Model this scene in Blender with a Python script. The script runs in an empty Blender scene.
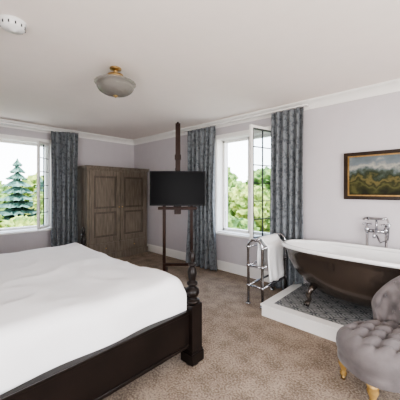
import bpy, bmesh, math, random
from mathutils import Vector, Matrix, noise
random.seed(4)
R=math.radians
# ---------------------------------------------------------------- materials
def newmat(name):
    m=bpy.data.materials.new(name); m.use_nodes=True
    nt=m.node_tree; b=nt.nodes['Principled BSDF']
    return m,nt,b
def mat(name,col,rough=.5,metal=0,var=.08,scale=8,bump=0,bscale=60,coat=0,sheen=0,stretch=None,spec=.5):
    m,nt,b=newmat(name)
    tc=nt.nodes.new('ShaderNodeTexCoord')
    mp=nt.nodes.new('ShaderNodeMapping'); nt.links.new(tc.outputs['Object'],mp.inputs[0])
    if stretch: mp.inputs['Scale'].default_value=stretch
    n=nt.nodes.new('ShaderNodeTexNoise'); n.inputs['Scale'].default_value=scale; n.inputs['Detail'].default_value=4
    nt.links.new(mp.outputs[0],n.inputs['Vector'])
    r=nt.nodes.new('ShaderNodeValToRGB')
    r.color_ramp.elements[0].position=.3; r.color_ramp.elements[1].position=.7
    r.color_ramp.elements[0].color=[c*(1-var) for c in col]+[1]
    r.color_ramp.elements[1].color=[min(1,c*(1+var)) for c in col]+[1]
    nt.links.new(n.outputs['Fac'],r.inputs[0]); nt.links.new(r.outputs[0],b.inputs['Base Color'])
    b.inputs['Roughness'].default_value=rough; b.inputs['Metallic'].default_value=metal
    b.inputs['Specular IOR Level'].default_value=spec
    if coat: b.inputs['Coat Weight'].default_value=coat
    if sheen: b.inputs['Sheen Weight'].default_value=sheen
    if bump:
        n2=nt.nodes.new('ShaderNodeTexNoise'); n2.inputs['Scale'].default_value=bscale; n2.inputs['Detail'].default_value=3
        nt.links.new(tc.outputs['Object'],n2.inputs['Vector'])
        bp=nt.nodes.new('ShaderNodeBump'); bp.inputs['Strength'].default_value=bump; bp.inputs['Distance'].default_value=.01
        nt.links.new(n2.outputs['Fac'],bp.inputs['Height']); nt.links.new(bp.outputs[0],b.inputs['Normal'])
    return m
M={}
M['wall']=mat('wall_paint',(.545,.512,.530),.85,var=.015,bump=.05,bscale=120)
M['ceil']=mat('ceiling_paint',(.88,.81,.765),.9,var=.01)
M['white']=mat('white_gloss_paint',(.84,.82,.79),.4,var=.02)
M['blackwood']=mat('black_wood',(.009,.006,.005),.33,var=.3,scale=5,spec=.25)
M['easel']=mat('dark_mahogany',(.026,.010,.006),.45,var=.3,scale=6,stretch=(4,4,.5),spec=.25)
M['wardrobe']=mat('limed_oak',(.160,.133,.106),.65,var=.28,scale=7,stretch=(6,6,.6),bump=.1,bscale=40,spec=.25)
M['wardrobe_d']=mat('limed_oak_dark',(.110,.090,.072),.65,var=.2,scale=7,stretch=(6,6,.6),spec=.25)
M['linen']=mat('white_linen',(.83,.83,.84),.85,var=.01,bump=.1,bscale=12)
M['chrome']=mat('chrome',(.42,.42,.44),.12,1,var=.02)
M['brass']=mat('aged_brass',(.40,.27,.12),.3,1,var=.1)
M['gold']=mat('turned_gilt_wood',(.46,.29,.10),.4,.4,var=.2,scale=20)
M['tubout']=mat('bronze_enamel',(.070,.055,.046),.24,.65,var=.15,scale=4,coat=.5)
M['enamel']=mat('white_enamel',(.86,.86,.85),.12,var=.01,coat=.6)
M['velvet']=mat('grey_velvet',(.135,.118,.116),.8,var=.25,scale=9,sheen=.2,bump=.08,bscale=90,spec=.2)
M['plastic']=mat('white_plastic',(.8,.8,.8),.4,var=.01)
M['blackp']=mat('black_plastic',(.008,.008,.009),.45,var=.1,spec=.2)
M['screen']=mat('tv_screen',(.003,.003,.004),.3,var=.1,spec=.06)
M['lead']=mat('grey_lead',(.03,.033,.038),.5,var=.1)
M['frame']=mat('picture_frame_wood',(.022,.012,.007),.4,var=.3,scale=20,spec=.25)
M['gilt']=mat('gilt_slip',(.30,.18,.06),.4,.6,var=.2,scale=30)
M['bark']=mat('bark',(.08,.055,.04),.9,var=.3)
M['towel']=mat('towel_cotton',(.84,.84,.84),.95,var=.02,bump=.4,bscale=200)
def foliage(name,c1,c2,scale=3):
    m,nt,b=newmat(name)
    tc=nt.nodes.new('ShaderNodeTexCoord'); n=nt.nodes.new('ShaderNodeTexNoise'); n.inputs['Scale'].default_value=scale; n.inputs['Detail'].default_value=8
    nt.links.new(tc.outputs['Object'],n.inputs['Vector'])
    r=nt.nodes.new('ShaderNodeValToRGB'); r.color_ramp.elements[0].position=.4;r.color_ramp.elements[1].position=.62
    r.color_ramp.elements[0].color=(*c1,1); r.color_ramp.elements[1].color=(*c2,1)
    nt.links.new(n.outputs['Fac'],r.inputs[0]); nt.links.new(r.outputs[0],b.inputs['Base Color']); b.inputs['Roughness'].default_value=.8
    return m
M['leaf']=foliage('leaf_green',(.035,.085,.015),(.24,.36,.08))
M['leaf2']=foliage('leaf_yellow_green',(.08,.14,.015),(.40,.46,.11))
M['pine']=foliage('conifer_green',(.03,.08,.06),(.15,.26,.20),4)
M['grass']=foliage('muted_ground',(.26,.25,.19),(.44,.40,.33),2)  # ground toned beige to keep green bounce off the ceiling
def carpet():
    m,nt,b=newmat('carpet_beige')
    tc=nt.nodes.new('ShaderNodeTexCoord')
    n1=nt.nodes.new('ShaderNodeTexNoise'); n1.inputs['Scale'].default_value=6; n1.inputs['Detail'].default_value=5
    n2=nt.nodes.new('ShaderNodeTexNoise'); n2.inputs['Scale'].default_value=75; n2.inputs['Detail'].default_value=4
    for n in(n1,n2): nt.links.new(tc.outputs['Object'],n.inputs['Vector'])
    mx=nt.nodes.new('ShaderNodeMath'); mx.operation='MULTIPLY_ADD'; mx.inputs[1].default_value=.35
    nt.links.new(n1.outputs['Fac'],mx.inputs[0])
    m2=nt.nodes.new('ShaderNodeMath'); m2.operation='MULTIPLY'; m2.inputs[1].default_value=.65
    nt.links.new(n2.outputs['Fac'],m2.inputs[0]); nt.links.new(m2.outputs[0],mx.inputs[2])
    r=nt.nodes.new('ShaderNodeValToRGB'); r.color_ramp.elements[0].position=.40;r.color_ramp.elements[1].position=.60
    r.color_ramp.elements[0].color=(.145,.107,.077,1); r.color_ramp.elements[1].color=(.36,.285,.22,1)
    nt.links.new(mx.outputs[0],r.inputs[0]); nt.links.new(r.outputs[0],b.inputs['Base Color']); b.inputs['Roughness'].default_value=.95
    bp=nt.nodes.new('ShaderNodeBump'); bp.inputs['Strength'].default_value=.5; bp.inputs['Distance'].default_value=.01
    nt.links.new(n2.outputs['Fac'],bp.inputs['Height']); nt.links.new(bp.outputs[0],b.inputs['Normal'])
    return m
M['carpet']=carpet()
def curtainmat():
    m,nt,b=newmat('damask_blue_grey')
    tc=nt.nodes.new('ShaderNodeTexCoord')
    n1=nt.nodes.new('ShaderNodeTexVoronoi'); n1.inputs['Scale'].default_value=16
    n2=nt.nodes.new('ShaderNodeTexNoise'); n2.inputs['Scale'].default_value=22; n2.inputs['Detail'].default_value=3; n2.inputs['Distortion'].default_value=1.5
    for n in(n1,n2): nt.links.new(tc.outputs['Object'],n.inputs['Vector'])
    a=nt.nodes.new('ShaderNodeMath'); a.operation='MULTIPLY_ADD'; a.inputs[1].default_value=.5
    nt.links.new(n1.outputs['Distance'],a.inputs[0]); nt.links.new(n2.outputs['Fac'],a.inputs[2])
    r=nt.nodes.new('ShaderNodeValToRGB'); r.color_ramp.elements[0].position=.6;r.color_ramp.elements[1].position=.78
    r.color_ramp.elements[0].color=(.090,.100,.110,1); r.color_ramp.elements[1].color=(.180,.194,.208,1)
    nt.links.new(a.outputs[0],r.inputs[0]); nt.links.new(r.outputs[0],b.inputs['Base Color'])
    b.inputs['Roughness'].default_value=.65; b.inputs['Sheen Weight'].default_value=.1; b.inputs['Specular IOR Level'].default_value=.2
    return m
M['curtain']=curtainmat()
def tilemat():
    m,nt,b=newmat('patterned_floor_tile')
    tc=nt.nodes.new('ShaderNodeTexCoord'); sp=nt.nodes.new('ShaderNodeSeparateXYZ'); nt.links.new(tc.outputs['Object'],sp.inputs[0])
    def mth(op,a,bv=None):
        n=nt.nodes.new('ShaderNodeMath'); n.operation=op
        for i,v in enumerate((a,bv)):
            if v is None: continue
            if isinstance(v,(int,float)): n.inputs[i].default_value=v
            else: nt.links.new(v,n.inputs[i])
        return n.outputs[0]
    px=mth('PINGPONG',mth('MULTIPLY',sp.outputs[0],5.5),.5); py=mth('PINGPONG',mth('MULTIPLY',sp.outputs[1],5.5),.5)
    d=mth('ADD',px,py)
    s1=mth('SINE',mth('MULTIPLY',d,12.6))
    h=mth('SQRT',mth('ADD',mth('MULTIPLY',px,px),mth('MULTIPLY',py,py)))
    s2=mth('SINE',mth('MULTIPLY',h,19))
    v=mth('GREATER_THAN',mth('MULTIPLY',s1,s2),.08)
    mx=nt.nodes.new('ShaderNodeMix'); mx.data_type='RGBA'
    nt.links.new(v,mx.inputs[0]); mx.inputs[6].default_value=(.05,.053,.06,1); mx.inputs[7].default_value=(.28,.28,.27,1)
    nt.links.new(mx.outputs[2],b.inputs['Base Color']); b.inputs['Roughness'].default_value=.45
    return m
M['tile']=tilemat()
def paintmat():
    m,nt,b=newmat('landscape_oil_painting')
    tc=nt.nodes.new('ShaderNodeTexCoord'); sp=nt.nodes.new('ShaderNodeSeparateXYZ'); nt.links.new(tc.outputs['Object'],sp.inputs[0])
    n=nt.nodes.new('ShaderNodeTexNoise'); n.inputs['Scale'].default_value=7; n.inputs['Detail'].default_value=7; nt.links.new(tc.outputs['Object'],n.inputs['Vector'])
    mr=nt.nodes.new('ShaderNodeMapRange'); mr.inputs[1].default_value=-.22; mr.inputs[2].default_value=.22; nt.links.new(sp.outputs[2],mr.inputs[0])
    a=nt.nodes.new('ShaderNodeMath'); a.operation='MULTIPLY_ADD'; a.inputs[1].default_value=1.0; nt.links.new(n.outputs['Fac'],a.inputs[0]); nt.links.new(mr.outputs[0],a.inputs[2])
    s=nt.nodes.new('ShaderNodeMath'); s.operation='SUBTRACT'; s.inputs[1].default_value=.49; nt.links.new(a.outputs[0],s.inputs[0])
    r=nt.nodes.new('ShaderNodeValToRGB'); e=r.color_ramp.elements
    e[0].position=0; e[0].color=(.015,.014,.008,1); e[1].position=1; e[1].color=(.11,.13,.14,1)
    for p,c in((.15,(.03,.032,.012)),(.25,(.075,.070,.025)),(.33,(.022,.026,.012)),(.42,(.115,.095,.035)),(.50,(.022,.030,.016)),(.58,(.05,.062,.048)),(.64,(.10,.12,.12)),(.75,(.30,.29,.25)),(.86,(.14,.16,.17))):
        x=e.new(p); x.color=(*c,1)
    nt.links.new(s.outputs[0],r.inputs[0]); nt.links.new(r.outputs[0],b.inputs['Base Color']); b.inputs['Roughness'].default_value=.6; b.inputs['Specular IOR Level'].default_value=.15
    return m
M['painting']=paintmat()
def glassmat(name,alpha,col=(.93,.96,.96)):
    m,nt,b=newmat(name)
    out=nt.nodes['Material Output']
    t=nt.nodes.new('ShaderNodeBsdfTransparent'); t.inputs[0].default_value=(*col,1)
    g=nt.nodes.new('ShaderNodeBsdfGlossy'); g.inputs['Roughness'].default_value=.05
    mx=nt.nodes.new('ShaderNodeMixShader'); mx.inputs[0].default_value=alpha
    nt.links.new(t.outputs[0],mx.inputs[1]); nt.links.new(g.outputs[0],mx.inputs[2]); nt.links.new(mx.outputs[0],out.inputs[0])
    return m
M['glass']=glassmat('window_glass',.08)
def shademat():
    m,nt,b=newmat('pressed_glass_shade')
    b.inputs['Base Color'].default_value=(.70,.66,.60,1); b.inputs['Roughness'].default_value=.12
    b.inputs['Transmission Weight'].default_value=.75; b.inputs['IOR'].default_value=1.3
    return m
M['shade']=shademat()
# ---------------------------------------------------------------- builder
COL=bpy.context.scene.collection
class B:
    def __init__(s): s.bm=bmesh.new(); s.m=[]
    def mi(s,k):
        if k not in s.m: s.m.append(k)
        return s.m.index(k)
    def face(s,vs,k,sm=False):
        try: f=s.bm.faces.new(vs)
        except ValueError: return
        f.material_index=s.mi(k); f.smooth=sm
    def box(s,x0,x1,y0,y1,z0,z1,k,T=None):
        v=[Vector((x,y,z)) for z in(z0,z1) for y in(y0,y1) for x in(x0,x1)]
        if T is not None: v=[T@p for p in v]
        v=[s.bm.verts.new(p) for p in v]
        for q in((0,2,3,1),(4,5,7,6),(0,1,5,4),(2,6,7,3),(0,4,6,2),(1,3,7,5)): s.face([v[i] for i in q],k)
    def lathe(s,prof,c,k,seg=28,T=None,rib=0,nrib=24):
        rings=[]
        for r,z in prof:
            ring=[]
            for i in range(seg):
                a=2*math.pi*i/seg; rr=r*(1+rib*math.cos(nrib*a)); p=Vector((rr*math.cos(a),rr*math.sin(a),z))
                if T is not None: p=T@p
                ring.append(s.bm.verts.new(p+Vector(c)))
            rings.append(ring)
        for a,b in zip(rings,rings[1:]):
            for i in range(seg):
                j=(i+1)%seg; s.face([a[i],a[j],b[j],b[i]],k,True)
        s.face(rings[0][::-1],k); s.face(rings[-1],k)
    def cyl(s,p,q,r1,k,r2=None,seg=14):
        s.tube([p,q],r1,k,seg,r2)
    def tube(s,pts,r,k,seg=12,r2=None):
        pts=[Vector(p) for p in pts]; n=len(pts); rings=[]
        up=None
        for i,p in enumerate(pts):
            d=(pts[min(i+1,n-1)]-pts[max(i-1,0)]).normalized()
            if up is None:
                up=Vector((0,0,1)) if abs(d.z)<.9 else Vector((1,0,0))
            a=d.cross(up).normalized(); b=a.cross(d).normalized(); up=b
            rr=r if r2 is None else r+(r2-r)*i/(n-1)
            rings.append([s.bm.verts.new(p+a*rr*math.cos(2*math.pi*t/seg)+b*rr*math.sin(2*math.pi*t/seg)) for t in range(seg)])
        for a,b in zip(rings,rings[1:]):
            for i in range(seg):
                j=(i+1)%seg; s.face([a[i],a[j],b[j],b[i]],k,True)
        s.face(rings[0][::-1],k); s.face(rings[-1],k)
    def ball(s,c,r,k,sc=(1,1,1),seg=14):
        n=seg//2
        s.lathe([(max(.0005,r*math.sin(math.pi*i/n))*1,-r*math.cos(math.pi*i/n)) for i in range(n+1)],c,k,seg,Matrix.Diagonal((*sc,)).to_3x3())
    def grid(s,P,k,closeu=False,closev=False,sm=True):
        V=[[s.bm.verts.new(p) for p in row] for row in P]
        nu=len(V); nv=len(V[0])
        for i in range(nu if closeu else nu-1):
            for j in range(nv if closev else nv-1):
                s.face([V[i][j],V[(i+1)%nu][j],V[(i+1)%nu][(j+1)%nv],V[i][(j+1)%nv]],k,sm)
        return V
    def obj(s,name,parent=None,bevel=0,origin=None,solid=0):
        bmesh.ops.recalc_face_normals(s.bm,faces=s.bm.faces)
        me=bpy.data.meshes.new(name)
        if origin is not None: bmesh.ops.translate(s.bm,verts=s.bm.verts,vec=-Vector(origin))
        s.bm.to_mesh(me); s.bm.free()
        for k in s.m: me.materials.append(M[k])
        o=bpy.data.objects.new(name,me); COL.objects.link(o)
        if origin is not None: o.location=origin
        if parent: o.parent=parent
        if solid:
            md=o.modifiers.new('solid','SOLIDIFY'); md.thickness=solid
        if bevel:
            md=o.modifiers.new('bev','BEVEL'); md.width=bevel; md.segments=2; md.limit_method='ANGLE'; md.angle_limit=R(50)
        return o
def empty(name,loc=(0,0,0)):
    o=bpy.data.objects.new(name,None); COL.objects.link(o); o.empty_display_size=.1; return o
# ---------------------------------------------------------------- room
XL,XR,YF,YB,H=-5.5,1.9,-.95,3.57,2.53
T=.32
b=B(); b.box(XL-T,XR+T,YF-T,YB+T,-.12,0,'carpet'); b.obj('floor')
b=B(); b.box(XL-T,XR+T,YF-T,YB+T,H,H+.15,'ceil'); b.obj('ceiling')
WZ0,WZ1=.64,2.24
def wallX(name,x0,x1,y0,y1,oy0,oy1,z0,z1):
    b=B(); b.box(x0,x1,y0,oy0,0,H,'wall'); b.box(x0,x1,oy1,y1,0,H,'wall')
    b.box(x0,x1,oy0,oy1,0,z0,'wall'); b.box(x0,x1,oy0,oy1,z1,H,'wall'); b.obj(name)
def wallY(name,y0,y1,x0,x1,ox0,ox1,z0,z1):
    b=B(); b.box(x0,ox0,y0,y1,0,H,'wall'); b.box(ox1,x1,y0,y1,0,H,'wall')
    b.box(ox0,ox1,y0,y1,0,z0,'wall'); b.box(ox0,ox1,y0,y1,z1,H,'wall'); b.obj(name)
LW=(.35,1.76); BW=(-2.95,-1.84)
wallX('wall_left',XL-T,XL,YF,YB,LW[0],LW[1],WZ0,WZ1)
wallY('wall_back',YB,YB+T,XL-T,XR+T,BW[0],BW[1],WZ0,WZ1)
wallX('wall_right',XR,XR+T,YF,YB,.1,2.5,.5,2.25)
wallY('wall_front',YF-T,YF,XL-T,XR+T,-.7,1.4,.5,2.25)
def crown(name,axis,pos,sgn,a,c):
    prof=[(0,-.105),(.012,-.105),(.015,-.085),(.03,-.06),(.055,-.035),(.085,-.02),(.09,-.012),(.1,-.012),(.1,0),(0,0)]
    b=B(); P=[]
    for t in(a,c):
        row=[]
        for d,z in prof:
            row.append(Vector((pos+sgn*d,t,H+z)) if axis=='X' else Vector((t,pos+sgn*d,H+z)))
        P.append(row)
    V=b.grid(P,'white',closev=True,sm=False); b.face(V[0],'white'); b.face(V[1][::-1],'white')
    b.obj(name)
crown('trim_1','X',XL,1,YF,YB); crown('trim_2','Y',YB,-1,XL,XR)
crown('trim_3','X',XR,-1,YF,YB); crown('trim_4','Y',YF,1,XL,XR)
b=B(); b.box(XL,XL+.018,YF,YB,0,.14,'white'); b.box(XL,XL+.012,YF,YB,.14,.155,'white'); b.obj('baseboard_left')
b=B(); b.box(XL+.02,-1.505,YB-.018,YB,0,.14,'white'); b.box(XL+.02,-1.505,YB-.012,YB,.14,.155,'white'); b.obj('baseboard_back')
b=B(); b.box(XR-.018,XR,YF,YB-.02,0,.14,'white'); b.obj('baseboard_right')
b=B(); b.box(XL+.02,XR-.02,YF,YF+.018,0,.14,'white'); b.obj('baseboard_front')
def leaf(b,p,q,z0,z1,cols,rows,fr=.04,th=.035,lead='lead',edge=True,bw=.006):
    p=Vector((*p,0)); q=Vector((*q,0)); d=q-p; L=d.length; ang=math.atan2(d.y,d.x)
    Tm=Matrix.Translation(p)@Matrix.Rotation(ang,4,'Z')
    h=th/2
    b.box(0,fr,-h,h,z0,z1,'white',Tm); b.box(L-fr,L,-h,h,z0,z1,'white',Tm)
    b.box(fr,L-fr,-h,h,z0,z0+fr,'white',Tm); b.box(fr,L-fr,-h,h,z1-fr,z1,'white',Tm)
    b.box(fr,L-fr,-.003,.003,z0+fr,z1-fr,'glass',Tm)
    for i in range(1,cols):
        x=fr+(L-2*fr)*i/cols; b.box(x-bw,x+bw,-.008,.008,z0+fr,z1-fr,lead,Tm)
    for i in range(1,rows):
        z=z0+fr+(z1-z0-2*fr)*i/rows; b.box(fr,L-fr,-.008,.008,z-bw,z+bw,lead,Tm)
    if edge:
        b.box(fr-.004,fr+.009,-h-.002,h+.002,z0+fr,z1-fr,lead,Tm); b.box(L-fr-.009,L-fr+.004,-h-.002,h+.002,z0+fr,z1-fr,lead,Tm)
        b.box(fr,L-fr,-h-.002,h+.002,z0+fr-.004,z0+fr+.009,lead,Tm); b.box(fr,L-fr,-h-.002,h+.002,z1-fr-.009,z1-fr+.004,lead,Tm)
b=B(); y=YB+.16; f=.05
b.box(BW[0],BW[0]+f,y,y+.07,WZ0,WZ1,'white'); b.box(BW[1]-f,BW[1],y,y+.07,WZ0,WZ1,'white')
b.box(BW[0],BW[1],y,y+.07,WZ1-f,WZ1,'white'); b.box(BW[0],BW[1],y,y+.07,WZ0,WZ0+f,'white')
b.box(-2.42,-2.37,y,y+.07,WZ0,WZ1,'white')
b.box(BW[0]-.05,BW[1]+.05,YB-.06,YB-.001,WZ0-.03,WZ0,'white'); b.box(BW[0],BW[1],YB-.001,y,WZ0,WZ0+.012,'white')
b.box(BW[0],BW[0]+.012,YB,y,WZ0,WZ1,'white'); b.box(BW[1]-.012,BW[1],YB,y,WZ0,WZ1,'white'); b.box(BW[0],BW[1],YB,y,WZ1-.012,WZ1,'white')
b.box(BW[0]-.06,BW[0],YB-.02,YB,WZ0-.03,WZ1+.06,'white'); b.box(BW[1],BW[1]+.06,YB-.02,YB,WZ0-.03,WZ1+.06,'white'); b.box(BW[0],BW[1],YB-.02,YB,WZ1,WZ1+.06,'white')
leaf(b,(-1.865,3.56),(-1.96,3.08),WZ0+.03,WZ1+.0,2,6)
b.tube([(-2.9,y+.03,WZ0+.06),(-2.9,y+.03,1.3)],.006,'chrome')
b.obj('window_1')
b=B(); x=XL-.16
b.box(x-.07,x,LW[0],LW[0]+f,WZ0,WZ1,'white'); b.box(x-.07,x,LW[1]-f,LW[1],WZ0,WZ1,'white')
b.box(x-.07,x,LW[0],LW[1],WZ1-f,WZ1,'white'); b.box(x-.07,x,LW[0],LW[1],WZ0,WZ0+f,'white')
b.box(XL+.001,XL+.07,LW[0]-.05,LW[1]+.02,WZ0-.03,WZ0,'white'); b.box(x,XL,LW[0],LW[1],WZ0,WZ0+.012,'white')
b.box(x,XL,LW[0],LW[0]+.012,WZ0,WZ1,'white'); b.box(x,XL,LW[1]-.012,LW[1],WZ0,WZ1,'white'); b.box(x,XL,LW[0],LW[1],WZ1-.012,WZ1,'white')
b.box(XL,XL+.02,LW[0]-.06,LW[0],WZ0-.03,WZ1+.06,'white'); b.box(XL,XL+.02,LW[1],LW[1]+.06,WZ0-.03,WZ1+.06,'white'); b.box(XL,XL+.02,LW[0],LW[1],WZ1,WZ1+.06,'white')
leaf(b,(XL-.02,1.73),(XL+.27,1.46),WZ0+.03,WZ1-.02,2,6,edge=False)
b.obj('window_2')
for nm,fn in(('fill_window_right',0),('fill_window_front',1)):  # unseen rear windows and their wall openings, added to let fill light in
    b=B()
    if fn==0:
        a0,a1=.1,2.5
        bx=lambda p,q,z0,z1,k,b=b:b.box(XR+.18,XR+.24,p,q,z0,z1,k)
    else:
        a0,a1=-.7,1.4
        bx=lambda p,q,z0,z1,k,b=b:b.box(p,q,YF-.24,YF-.18,z0,z1,k)
    bx(a0,a0+.05,.5,2.25,'white'); bx(a1-.05,a1,.5,2.25,'white'); bx(a0,a1,.5,.55,'white'); bx(a0,a1,2.2,2.25,'white')
    bx((a0+a1)/2-.02,(a0+a1)/2+.02,.55,2.2,'white')
    b.obj(nm)
# ---------------------------------------------------------------- curtains
def curtain(name,p,q,nrm,amp,folds,zt=2.435,flare=.0,seed=0,zb=.012,step=None):
    p=Vector((*p,0)); q=Vector((*q,0)); n=Vector((*nrm,0)); b=B(); P=[]
    nu=folds*14; nv=46; d=(q-p)
    for i in range(nu+1):
        u=i/nu; row=[]
        zbb=zb
        if step is not None and (p+d*u).x>step: zbb=.137
        for j in range(nv+1):
            v=j/nv; z=zt+(zbb-zt)*v
            ph=2*math.pi*folds*u+seed
            am=amp*(.55+.45*min(1,v*3))
            if v<.05: am*=.8
            w=math.sin(ph+.5*math.sin(3*v+u*5+seed))+.25*math.sin(2.3*ph+4*v)
            cu=.5+(u-.5)*(1-.08*math.sin(math.pi*v)*(0 if step else 1)+flare*max(0,v-.55)/.45)
            pos=p+d*cu+n*(am*w*.8)
            pinch=0.012*math.sin(ph*1)*(1 if .03<v<.06 else 0)
            pos=pos+n*pinch+Vector((0,0,z))
            row.append(pos)
        P.append(row)
    b.grid(P,'curtain')
    return b.obj(name,solid=.006)
curtain('curtain',(-3.50,3.43),(-2.86,3.43),(0,-1),.055,6,flare=.12,seed=.5)
curtain('curtain',(-1.83,3.43),(-1.37,3.43),(0,-1),.055,5,seed=1.5,step=-1.54)
curtain('curtain',(-5.32,1.70),(-5.12,2.11),(.8,-.4),.055,5,flare=.0,seed=.8)
curtain('curtain',(-5.36,-.2),(-5.36,.3),(1,0),.055,5,seed=.2)
b=B(); b.box(-3.6,-1.33,YB-.16,YB-.10,2.442,2.46,'white'); b.obj('curtain_rail')
b=B(); b.box(XL+.10,XL+.22,-.25,1.9,2.442,2.46,'white'); b.obj('curtain_rail')
# ---------------------------------------------------------------- wardrobe
b=B(); x0,x1=XL+.03,-4.87; y0,y1=2.16,3.49
b.box(x0,x1,y0,y1,.1,1.74,'wardrobe')
b.box(x0,x1+.02,y0-.015,y1+.015,0,.12,'wardrobe')
for i,(o,z) in enumerate(((.015,1.74),(.03,1.765),(.045,1.79))):
    b.box(x0,x1+o,y0-o+.01,y1+o-.01,z,z+.026,'wardrobe')
ym=(y0+y1)/2
for s0,s1,kn in((y0+.04,ym-.004,ym-.035),(ym+.004,y1-.04,ym+.035)):
    def fr(a0,a1,z0,z1,d=.022,k='wardrobe'): b.box(x1,x1+d,a0,a1,z0,z1,k)
    zz=(.36,1.72)
    fr(s0,s0+.08,*zz); fr(s1-.08,s1,*zz); fr(s0+.08,s1-.08,1.63,1.72); fr(s0+.08,s1-.08,.36,.45); fr(s0+.08,s1-.08,.94,1.0)
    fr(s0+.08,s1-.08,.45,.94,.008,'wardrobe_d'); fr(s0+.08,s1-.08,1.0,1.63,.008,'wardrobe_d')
    fr(s0+.12,s1-.12,.49,.90,.015); fr(s0+.12,s1-.12,1.04,1.59,.015)
    b.ball((x1+.045,kn,1.02),.014,'brass'); b.cyl((x1+.02,kn,1.02),(x1+.045,kn,1.02),.006,'brass')
    fr(s0,s1,.14,.335); b.box(x1+.022,x1+.026,s0+.04,s1-.04,.17,.305,'wardrobe')
    b.ball((x1+.045,(s0+s1)/2,.237),.014,'brass'); b.cyl((x1+.02,(s0+s1)/2,.237),(x1+.045,(s0+s1)/2,.237),.006,'brass')
b.box(x1,x1+.006,ym-.004,ym+.004,.14,1.72,'blackwood')
b.obj('wardrobe',bevel=.002)
# ---------------------------------------------------------------- bed
bed=empty('bed')
BX0,BX1,BY0,BY1=-3.49,-1.49,-.80,1.50
b=B()
def fpost(x,y):
    b.box(x-.056,x+.056,y-.056,y+.056,.10,.47,'blackwood')
    b.box(x-.066,x+.066,y-.066,y+.066,.02,.10,'blackwood'); b.box(x-.06,x+.06,y-.06,y+.06,.10,.12,'blackwood')
    b.lathe([(.05,0),(.055,.005),(.05,.02)],(x,y,0),'blackwood')
    b.lathe([(.055,.47),(.06,.48),(.06,.495),(.04,.505),(.034,.515),(.05,.53),(.058,.555),(.052,.58),(.03,.595),(.026,.605),(.044,.617),(.044,.632),(.026,.645),(.03,.67),(.037,.705),(.03,.74),(.02,.755),(.032,.765),(.032,.777),(.016,.787),(.021,.81),(.024,.835),(.017,.862),(.006,.885)],(x,y,0),'blackwood')
fpost(BX1,BY1); fpost(BX0,BY1)
def hpost(x,y):
    b.box(x-.055,x+.055,y-.055,y+.055,0,.8,'blackwood')
    b.lathe([(.055,.8),(.06,.82),(.035,.84),(.05,.9),(.04,1.0),(.03,1.2),(.045,1.25),(.03,1.28),(.04,1.34),(.01,1.42)],(x,y,0),'blackwood')
hpost(BX1,BY0); hpost(BX0,BY0)
for x in(BX0,BX1):
    b.box(x-.02,x+.02,BY0+.05,BY1-.05,.15,.42,'blackwood'); b.box(x-.03,x+.03,BY0+.05,BY1-.05,.405,.43,'blackwood'); b.box(x-.028,x+.028,BY0+.05,BY1-.05,.15,.175,'blackwood')
b.box(BX0+.05,BX1-.05,BY1-.02,BY1+.02,.15,.54,'blackwood'); b.box(BX0+.05,BX1-.05,BY1-.03,BY1+.03,.53,.555,'blackwood')
b.box(BX0+.05,BX1-.05,BY0-.02,BY0+.02,.15,1.15,'blackwood'); b.box(BX0+.05,BX1-.05,BY0-.035,BY0+.035,1.15,1.19,'blackwood')
for i in range(4):
    w=(BX1-BX0-.2)/4; xx=BX0+.1+i*w; b.box(xx+.04,xx+w-.04,BY0+.02,BY0+.03,.7,1.1,'blackwood')
b.box(BX0+.02,BX1-.02,BY0+.03,BY1-.02,.24,.30,'blackwood')
b.obj('bed_frame',bed,bevel=.004)
b=B(); b.box(BX0+.04,BX1-.04,BY0+.04,BY1-.07,.30,.60,'linen'); b.obj('mattress',bed,bevel=.04)
b=B()
def fold(p,w,r=.08):
    s=1 if p>0 else -1; a=abs(p)
    if a<w-r: return p,0
    t=(a-(w-r))/r
    if t<math.pi/2: return s*(w-r+r*math.sin(t)), r*(1-math.cos(t))
    return s*w, r+(a-(w-r)-r*math.pi/2)
cx,cy=(BX0+BX1)/2,(BY0+.45+BY1-.06)/2
hw,hl=(BX1-BX0)/2-.01,(BY1-.06-BY0-.45)/2
P=[];n1,n2=110,110; D=.225
for i in range(n1+1):
    row=[]; p=(-1+2*i/n1)*(hw+D)
    for j in range(n2+1):
        q=(-1+2*j/n2)*(hl+D)
        fx,dx=fold(p,hw); fy,dy=fold(q,hl)
        if q<-hl: fy,dy=q*1.0,0; fy=max(q,-hl-.02)
        dz=min(dx+dy,D+.03)
        v=Vector((cx+fx,cy+fy,0))
        nz=noise.noise(Vector((v.x*1.7,v.y*1.7,1)))*.03+noise.noise(Vector((v.x*5,v.y*4,3)))*.012
        rg=1-abs(noise.noise(Vector((v.x*3+v.y*1.2,v.y*2.2-v.x,9))))*2
        nz+=.011*max(0,rg)**4
        puff=.035*(1-(fx/hw)**4)*(1-(fy/hl)**4)
        z=.675+puff+nz*(1 if dz<.05 else .3)-dz
        wob=.010*math.sin(v.y*11+v.x*9)*min(1,dz*8)
        v.x+= (wob if dx>.05 else 0)*(1 if p>0 else -1); v.y+=(wob-.006 if dy>.05 else 0)
        v.z=z; row.append(v)
    P.append(row)
b.grid(P,'linen'); b.obj('duvet',bed,solid=.012)
b=B()
for px in(-2.98,-2.0):
    P=[]
    for i in range(25):
        row=[]
        for j in range(17):
            u=-1+i/12; v=-1+j/8
            t=.085*max(0,(1-u**4))**.5*max(0,(1-v**4))**.5
            row.append((px+u*.42,-.53+v*.24,u,v,t))
        P.append(row)
    for sg in(1,-1):
        b.grid([[Vector((a,c,.71+sg*t+.0)) for a,c,u,v,t in r] for r in P],'linen')
b.obj('pillows',bed)
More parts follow.
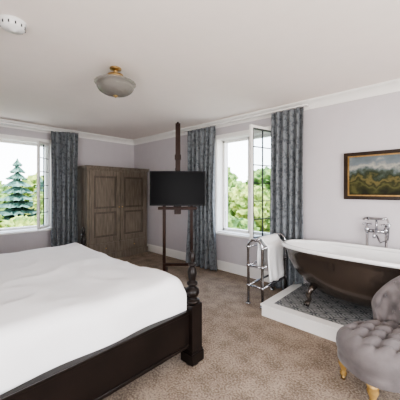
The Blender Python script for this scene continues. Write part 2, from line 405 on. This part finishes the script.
# ---------------------------------------------------------------- easel + tv
ez=empty('easel')
Tm=Matrix.Translation((-3.16,2.86,0))@Matrix.Rotation(R(43),4,'Z')
b=B(); k='easel'
b.box(-.24,-.195,-.02,.02,.06,1.30,k,Tm); b.box(.195,.24,-.02,.02,.06,1.30,k,Tm)
b.box(-.235,.235,-.035,.005,.16,.20,k,Tm); b.box(-.235,.235,-.02,.02,1.26,1.30,k,Tm)
for x in(-.215,.215):
    b.box(x-.03,x+.03,-.24,.20,.03,.075,k,Tm)
    for yy in(-.21,.17): b.lathe([(.02,0),(.026,.006),(.02,.03)],Tm@Vector((x,yy,0)),'blackp',12)
b.box(-.038,.038,-.012,.028,.98,2.42,k,Tm)
b.box(-.048,.048,-.03,.04,1.84,1.92,k,Tm); b.box(-.04,.04,-.06,-.0,1.665,1.70,k,Tm)
b.box(-.30,.30,-.12,.0,1.055,1.085,k,Tm); b.box(-.30,.30,-.12,-.10,1.085,1.10,k,Tm); b.box(-.05,.05,-.06,0,.98,1.055,k,Tm)
b.ball(Tm@Vector((0,.06,1.0)),.025,'brass'); b.ball(Tm@Vector((0,-.02,2.42)),.02,k)
b.obj('easel_frame',ez,bevel=.003)
b=B()
b.box(-.435,.435,-.085,-.052,1.115,1.655,'blackp',Tm); b.box(-.42,.42,-.088,-.084,1.135,1.64,'screen',Tm)
b.box(-.15,.15,-.052,-.025,1.32,1.5,'blackp',Tm); b.box(-.06,.06,-.098,-.055,1.088,1.118,'blackp',Tm)
b.obj('television',bevel=.002)
# ---------------------------------------------------------------- plinth
b=B(); PX0,PX1,PY0,PY1,PH=-1.5,.5,2.56,YB-.002,.13
b.box(PX0+.01,PX1-.01,PY0+.01,PY1,0,PH-.02,'white')
w=.10
b.box(PX0,PX1,PY0,PY0+w,PH-.02,PH,'white'); b.box(PX0,PX0+w,PY0+w,PY1,PH-.02,PH,'white'); b.box(PX1-w,PX1,PY0+w,PY1,PH-.02,PH,'white')
b.box(PX0+w,PX1-w,PY0+w,PY1,PH-.02,PH-.003,'tile')
b.obj('bath_plinth')
# ---------------------------------------------------------------- bathtub
b=B(); TX,TY,HL,HWd=-.60,3.095,.875,.345
def outline(a,s,bot):
    c,sn=math.cos(a),math.sin(a); e=2.4
    x=abs(c)**(2/e)*(1 if c>0 else -1); y=abs(sn)**(2/e)*(1 if sn>0 else -1)
    return Vector((TX+x*(HL*s-bot*.15),TY+y*HWd*s,0))
NS=72
def shell(prof,k):
    P=[]
    for s_,z,bt in prof:
        row=[]
        for i in range(NS):
            v=outline(2*math.pi*i/NS,s_,bt*min(1,s_/.5)); v.z=z; row.append(v)
        P.append(row)
    b.grid(P,k,closev=True)
shell([(1.0,.705,0),(.965,.69,.03),(.955,.64,.08),(.95,.57,.2),(.935,.50,.4),(.905,.43,.65),(.85,.36,.9),(.76,.30,1.05),(.62,.262,1.1),(.4,.25,1),(.02,.245,1)],'tubout')
shell([(.985,.72,0),(.93,.70,0),(.91,.62,.12),(.88,.52,.35),(.84,.43,.65),(.76,.345,.95),(.6,.295,1.05),(.4,.285,1),(.02,.28,1)],'enamel')
P=[]
for i in range(NS):
    a=2*math.pi*i/NS; c=outline(a,.985,0); c.z=.722
    t=(outline(a+.01,.985,0)-outline(a-.01,.985,0)).normalized(); nn=Vector((t.y,-t.x,0))
    P.append([c+nn*.026*math.cos(q*math.pi/5)+Vector((0,0,.022*math.sin(q*math.pi/5))) for q in range(10)])
b.grid(P,'enamel',closeu=True,closev=True)
def claw(x,y,sx,sy):
    pts=[(x,y,.34),(x+sx*.03,y+sy*.035,.29),(x+sx*.042,y+sy*.05,.24),(x+sx*.03,y+sy*.04,.20),(x+sx*.04,y+sy*.05,.16)]
    b.tube(pts,.036,'tubout',10,.018); b.ball((x+sx*.045,y+sy*.055,.153),.023,'tubout')
    for d in(-.016,0,.016): b.tube([(x+sx*.04+d,y+sy*.05,.18),(x+sx*.05+d*1.3,y+sy*.075,.162),(x+sx*.05+d*1.3,y+sy*.082,.136)],.008,'tubout',6)
for sx in(-1,1):
    for sy in(-1,1): claw(TX+sx*.46,TY+sy*.19,sx,sy)
b.obj('bathtub')
# ---------------------------------------------------------------- tap
b=B(); fx,fy=-.60,3.52
for dx in(-.09,.09):
    b.tube([(fx+dx,fy,PH),(fx+dx,fy,.92)],.013,'chrome'); b.lathe([(.03,0),(.03,.008),(.014,.014)],(fx+dx,fy,PH),'chrome')
    b.lathe([(.014,0),(.024,.01),(.026,.04),(.02,.06),(.012,.07),(.01,.09)],(fx+dx,fy,.88),'chrome')
    b.lathe([(.012,0),(.018,.01),(.012,.02)],(fx+dx,fy,.965),'chrome')
    for a in range(4):
        an=a*math.pi/2+.6; e=(fx+dx+.04*math.cos(an),fy+.04*math.sin(an),.975); b.tube([(fx+dx,fy,.975),e],.008,'chrome',8); b.ball(e,.011,'chrome')
b.tube([(fx-.09,fy,.90),(fx+.09,fy,.90)],.020,'chrome')
b.tube([(fx,fy,.90),(fx,fy-.06,.90),(fx,fy-.12,.885),(fx,fy-.135,.84)],.016,'chrome')
b.tube([(fx,fy,.9),(fx,fy,1.03)],.012,'chrome')
b.tube([(fx-.09,fy-.02,1.045),(fx-.03,fy-.02,1.04),(fx+.06,fy-.02,1.04),(fx+.1,fy-.02,1.05)],.014,'chrome')
b.lathe([(.012,0),(.03,-.02),(.032,-.03),(.002,-.032)],(fx-.1,fy-.02,1.05),'chrome')
b.tube([(fx+.1,fy-.02,1.05),(fx+.12,fy-.02,.98),(fx+.11,fy-.03,.82),(fx+.04,fy-.03,.78),(fx,fy-.01,.86)],.008,'chrome',8)
b.obj('bath_tap')
# ---------------------------------------------------------------- towel rail
tr=empty('towel_rail'); b=B(); xa,xb=-1.77,-1.58; ya,yb=2.74,3.33; xm=(xa+xb)/2; hr=(xb-xa)/2
for y in(ya,yb):
    arc=[(xm-hr*math.cos(t*math.pi/10),y,.68+hr*math.sin(t*math.pi/10)) for t in range(11)]
    b.tube([(xa,y,0)]+arc+[(xb,y,0)],.016,'chrome')
    for x in(xa,xb):
        b.lathe([(.03,0),(.03,.01),(.017,.02)],(x,y,0),'chrome')
        for z in(.22,.46,.68): b.ball((x,y,z),.024,'chrome')
    for z in(.22,.46): b.tube([(xa,y,z),(xb,y,z)],.011,'chrome')
    b.ball((xm,y,.77),.021,'chrome')
for z in(.22,.46,.68):
    for x in(xa,xb): b.tube([(x,ya,z),(x,yb,z)],.013,'chrome')
b.tube([(xm,ya,.77),(xm,yb,.77)],.012,'chrome')
b.obj('rail_frame',tr)
b=B(); P=[]
key=[(xm-.022,.40),(xm-.022,.76),(xm-.016,.783),(xm,.792),(xm+.03,.785),(xb-.02,.725),(xb+.014,.70),(xb+.024,.675),(xb+.026,.60),(xb+.028,.45),(xb+.03,.27)]
prof=[]
for (xa_,za_),(xb_,zb_) in zip(key,key[1:]):
    for t in range(4): prof.append((xa_+(xb_-xa_)*t/4,za_+(zb_-za_)*t/4))
prof.append(key[-1])
for i in range(41):
    y=2.83+.40*i/40; row=[]
    for x,z in prof:
        o=(.010*max(0,(.70-z))*2.4*(1+math.sin(y*42+z*2))) if x>xb else 0
        row.append(Vector((x+o,y+.012*math.sin(z*9)*(1 if z<.66 else 0),z+(.012*math.sin(y*16) if z<.35 else 0))))
    P.append(row)
b.grid(P,'towel'); b.obj('towel',tr,solid=.008)
# ---------------------------------------------------------------- painting
b=B(); px0,px1,pz0,pz1=-.935,-.17,1.25,1.80; yy=YB-.004
c=((px0+px1)/2,yy,(pz0+pz1)/2)
fw=.04
def fb(x0,x1,z0,z1,y0,k): b.box(x0,x1,y0,yy,z0,z1,k)
fb(px0,px1,pz1-fw,pz1,yy-.035,'frame'); fb(px0,px1,pz0,pz0+fw,yy-.035,'frame'); fb(px0,px0+fw,pz0+fw,pz1-fw,yy-.035,'frame'); fb(px1-fw,px1,pz0+fw,pz1-fw,yy-.035,'frame')
g=fw+.014
fb(px0+fw,px1-fw,pz1-g,pz1-fw,yy-.022,'gilt'); fb(px0+fw,px1-fw,pz0+fw,pz0+g,yy-.022,'gilt'); fb(px0+fw,px0+g,pz0+g,pz1-g,yy-.022,'gilt'); fb(px1-g,px1-fw,pz0+g,pz1-g,yy-.022,'gilt')
fb(px0+g,px1-g,pz0+g,pz1-g,yy-.012,'painting')
b.obj('framed_painting',origin=c)
# ---------------------------------------------------------------- ceiling light + smoke alarm
b=B(); c=(-2.35,1.32,H)
b.lathe([(.055,0),(.055,-.012),(.03,-.02),(.018,-.03),(.018,-.05),(.05,-.055),(.075,-.065),(.08,-.09),(.07,-.1)],c,'brass')
b.lathe([(.078,-.098),(.10,-.105),(.15,-.12),(.188,-.14),(.192,-.15),(.168,-.156)],c,'shade',120,None,.012,24)
b.lathe([(.168,-.156),(.172,-.17),(.166,-.195),(.148,-.22),(.11,-.243),(.06,-.257),(.02,-.262)],c,'shade',120,None,.02,24)
b.lathe([(.02,-.26),(.022,-.268),(.01,-.278),(.002,-.285)],c,'brass',16)
b.obj('ceiling_light')
b=B(); c=(-2.22,.465,H)
b.lathe([(.082,0),(.082,-.014),(.074,-.018),(.074,-.04),(.06,-.055),(.024,-.06),(.02,-.067),(.001,-.067)],c,'plastic',32)
for i in range(12):
    a=i*math.pi/6; b.box(-.004,.004,.0,.004,-.044,-.025,'lead',Matrix.Translation(c)@Matrix.Rotation(a,4,'Z')@Matrix.Translation((0,.072,0)))
b.obj('smoke_detector')
# ---------------------------------------------------------------- armchair
ch=empty('armchair')
C=Vector((-.288,2.225,0)); F=Vector((-.63,-.7766,0)); S=Vector((-.7766,.63,0))
K=.80
def W(f,s,z): return C+F*f*K+S*s*K+Vector((0,0,z))
tufts=[]
for i in range(-3,4):
    for j in range(-3,4):
        f=i*.115+.02; s=(j+.5*(i%2))*.13
        if (f/.36)**2+(s/.29)**2<.8: tufts.append((f,s))
b=B(); P=[]; NR,NA=36,110
def plan(a,r):
    c_,s_=math.cos(a),math.sin(a); e=2.6
    return (abs(c_)**(2/e)*(1 if c_>0 else -1)*.385*r+.03, abs(s_)**(2/e)*(1 if s_>0 else -1)*.31*r)
for i in range(NR+1):
    r=max(.01,i/NR); row=[]
    for j in range(NA):
        f,s=plan(2*math.pi*j/NA,r); z=.345+.05*(1-r**4)
        dp=sum(math.exp(-((f-tf)**2+(s-ts)**2)/.0009) for tf,ts in tufts)
        pl=abs(math.sin(math.pi*((f-.02)/.23+s/.13)))*abs(math.sin(math.pi*((f-.02)/.23-s/.13)))
        z+=-.034*dp*(1-r**6)+.028*pl**.5*(1-r**6)-.012
        row.append(W(f,s,z))
    P.append(row)
for r,z in((1.03,.315),(1.045,.28),(1.035,.25),(1.0,.225),(1.012,.215),(1.012,.17),(.96,.16),(.5,.16),(.02,.16)):
    P.append([W(*plan(2*math.pi*j/NA,r),z) for j in range(NA)])
b.grid(P,'velvet',closev=True)
for tf,ts in tufts: b.ball(W(tf,ts,.355),.010,'velvet',seg=8)
b.obj('seat',ch)
b=B(); P=[]; NB=80
btuft=[]
for r_ in range(3):
    for q in range(-4,5):
        btuft.append((q*.42+(.21 if r_%2 else 0),.45+r_*.11))
PM=1.30
for i in range(NB+1):
    ph=-PM+2*PM*i/NB
    top=.52+.28*(max(0,math.cos(ph/PM*math.pi/2)))**.75
    row=[]; ct,st=math.cos(ph),math.sin(ph)
    def pt(rad,z):
        lean=.05*(z-.35)/.4*max(0,ct)
        return W(-(ct*(.31+rad+lean))+.02, st*(.250+rad), z)
    base=.30; hh=top-.05
    for t in range(19):
        z=base+(hh-base)*t/18
        d=sum(math.exp(-(((ph-a)*.29)**2+(z-zz)**2)/.0011) for a,zz in btuft)
        pl=abs(math.sin(math.pi*((z-.45)/.22+ph/.42)))*abs(math.sin(math.pi*((z-.45)/.22-ph/.42)))
        row.append(pt(.028*d-.026*pl**.5+.01,z))
    for t in range(1,12):
        a=math.pi-t*math.pi*1.3/11
        row.append(pt(.052+.048*math.cos(a),hh+.048*math.sin(a)))
    row.append(pt(.065,hh-.08)); row.append(pt(.06,.36)); row.append(pt(.05,.22)); row.append(pt(.01,.17)); row.append(pt(.0,.24))
    P.append(row)
V=b.grid(P,'velvet',closev=True); b.face(V[0],'velvet'); b.face(V[-1][::-1],'velvet')
for a,zz in btuft:
    if abs(a)<1.2: b.ball(W(-(math.cos(a)*(.325+.05*(zz-.35)/.4*max(0,math.cos(a))))+.02,math.sin(a)*.265,zz),.010,'velvet',seg=8)
b.obj('backrest',ch)
b=B()
for f,s in((.33,.17),(.33,-.17),(-.19,.17),(-.19,-.17)):
    p=W(f,s,0)
    b.lathe([(.022,.038),(.016,.045),(.024,.052),(.015,.062),(.020,.08),(.030,.105),(.034,.12),(.025,.134),(.034,.142),(.034,.154),(.026,.165)],p,'gold',20)
    b.cyl(p+Vector((-.012,.0,.019)),p+Vector((.012,.0,.019)),.019,'brass'); b.cyl(p+Vector((0,0,.02)),p+Vector((0,0,.04)),.008,'brass')
b.obj('legs',ch)
# ---------------------------------------------------------------- garden
b=B(); b.box(-60,40,-40,60,-3.1,-3.0,'grass'); b.obj('garden_ground')
gt=empty('garden_trees')
def bush(x,y,top,w,k,name='leafy_tree'):
    b=B(); n=16
    b.tube([(x,y,-3),(x,y,top-w*.8)],.18,'bark',8,.08)
    for i in range(n):
        a=random.uniform(0,6.28); rr=random.uniform(0,w*.55); hz=random.uniform(-2.4,top-w*.4) if i>6 else random.uniform(top-w*.9,top-w*.35)
        c=Vector((x+rr*math.cos(a),y+rr*math.sin(a),hz)); r=random.uniform(.32,.5)*w
        res=bmesh.ops.create_icosphere(b.bm,subdivisions=4,radius=r,matrix=Matrix.Translation(c))
        mi=b.mi(k)
        for v in res['verts']:
            dd=(v.co-c).normalized(); v.co+=dd*r*(.35*noise.noise(v.co*2.2)+.3*noise.noise(v.co*6)+.25*noise.noise(v.co*14))
            for f in v.link_faces: f.material_index=mi
    b.obj(name,gt)
def conifer(x,y,top,w,name='conifer_tree'):
    b=B(); b.tube([(x,y,-3),(x,y,top-.2)],.15,'bark',8,.03)
    n=15; hgt=top+2.6
    for i in range(n):
        t=i/n; z=top-hgt*t*1.0; r=w*(.1+.9*t); P=[]
        for rr,dz in((.03,0),(.55,-.28),(1,-.5),(.4,-.45)):
            row=[]
            for q in range(44):
                a=q/44*6.2832; jag=1+random.uniform(-.28,.28) if rr>.5 else 1
                row.append(Vector((x+r*rr*jag*math.cos(a),y+r*rr*jag*math.sin(a),z+dz*hgt/n*2+random.uniform(-.06,.06))))
            P.append(row)
        b.grid(P,'pine',closev=True,sm=False)
    b.obj(name,gt)
conifer(-17.6,3.9,3.1,2.1); conifer(-19.5,5.6,2.2,1.6); conifer(-20,1.9,3.3,1.8)
for x,y,t,w,k in((-14,1.5,.6,1.6,'leaf2'),(-13,3.3,.2,1.5,'leaf2'),(-13.5,4.8,.7,1.5,'leaf'),(-15,-.5,1.5,2,'leaf'),(-19,7.6,2.6,2.4,'leaf'),(-22,3,2,2.4,'leaf'),(-23,6.2,2.3,2.6,'leaf2'),(-12,2.4,-.5,1.4,'leaf'),(-15.5,5.3,1.9,1.4,'leaf2'),
    (-9.3,12.5,1.9,1.8,'leaf'),(-7.4,12.2,1.6,1.7,'leaf2'),(-5.4,12.6,2.2,1.8,'leaf'),(-12,14,3,2.2,'leaf'),(-6.2,9.0,.2,1.3,'leaf'),(-8,9.5,-.1,1.4,'leaf2'),(-8.7,15.5,2.4,2.2,'leaf'),(-3.5,13.5,3,2,'leaf')):
    bush(x,y,t,w,k)
# ---------------------------------------------------------------- light
w=bpy.data.worlds.new('sky'); bpy.context.scene.world=w; w.use_nodes=True; nt=w.node_tree
bg=nt.nodes['Background']; tc=nt.nodes.new('ShaderNodeTexCoord'); sp=nt.nodes.new('ShaderNodeSeparateXYZ'); rp=nt.nodes.new('ShaderNodeValToRGB')
nt.links.new(tc.outputs['Generated'],sp.inputs[0]); nt.links.new(sp.outputs[2],rp.inputs[0]); nt.links.new(rp.outputs[0],bg.inputs[0])
rp.color_ramp.elements[0].color=(.95,.97,1,1); rp.color_ramp.elements[1].color=(.55,.72,1,1); rp.color_ramp.elements[1].position=.9
bg.inputs[1].default_value=7.5
def area(name,loc,rot,sx,sy,e,col=(1,1,1)):
    l=bpy.data.lights.new(name,'AREA'); l.shape='RECTANGLE'; l.size=sx; l.size_y=sy; l.energy=e; l.color=col
    o=bpy.data.objects.new(name,l); COL.objects.link(o); o.location=loc; o.rotation_euler=rot; return o
area('fill_light_right',(XR+.5,1.3,1.1),(R(118),0,R(90)),2.3,1.7,130,(1,.94,.89))  # unseen lamp added outside the right opening, tilted up to brighten the ceiling
area('fill_light_front',(.35,YF-.5,1.1),(R(118),0,0),2.0,1.7,110,(1,.94,.89))  # second added fill lamp, out of view behind the camera
s=bpy.data.lights.new('sun','SUN'); s.energy=9; s.angle=R(2); s.color=(1,.96,.88)
so=bpy.data.objects.new('sun',s); COL.objects.link(so); so.rotation_euler=(Vector((-.45,.5,-1.2))).to_track_quat('-Z','Y').to_euler()
bpy.context.scene.view_settings.look='AgX - Medium High Contrast'
# ---------------------------------------------------------------- camera
cam=bpy.data.cameras.new('camera'); co=bpy.data.objects.new('camera',cam); COL.objects.link(co)
co.location=(0,0,1.36); co.rotation_euler=(R(90),0,R(43.13)); cam.lens=24.03; cam.sensor_width=36; cam.shift_y=-.025; cam.clip_start=.05
bpy.context.scene.camera=co
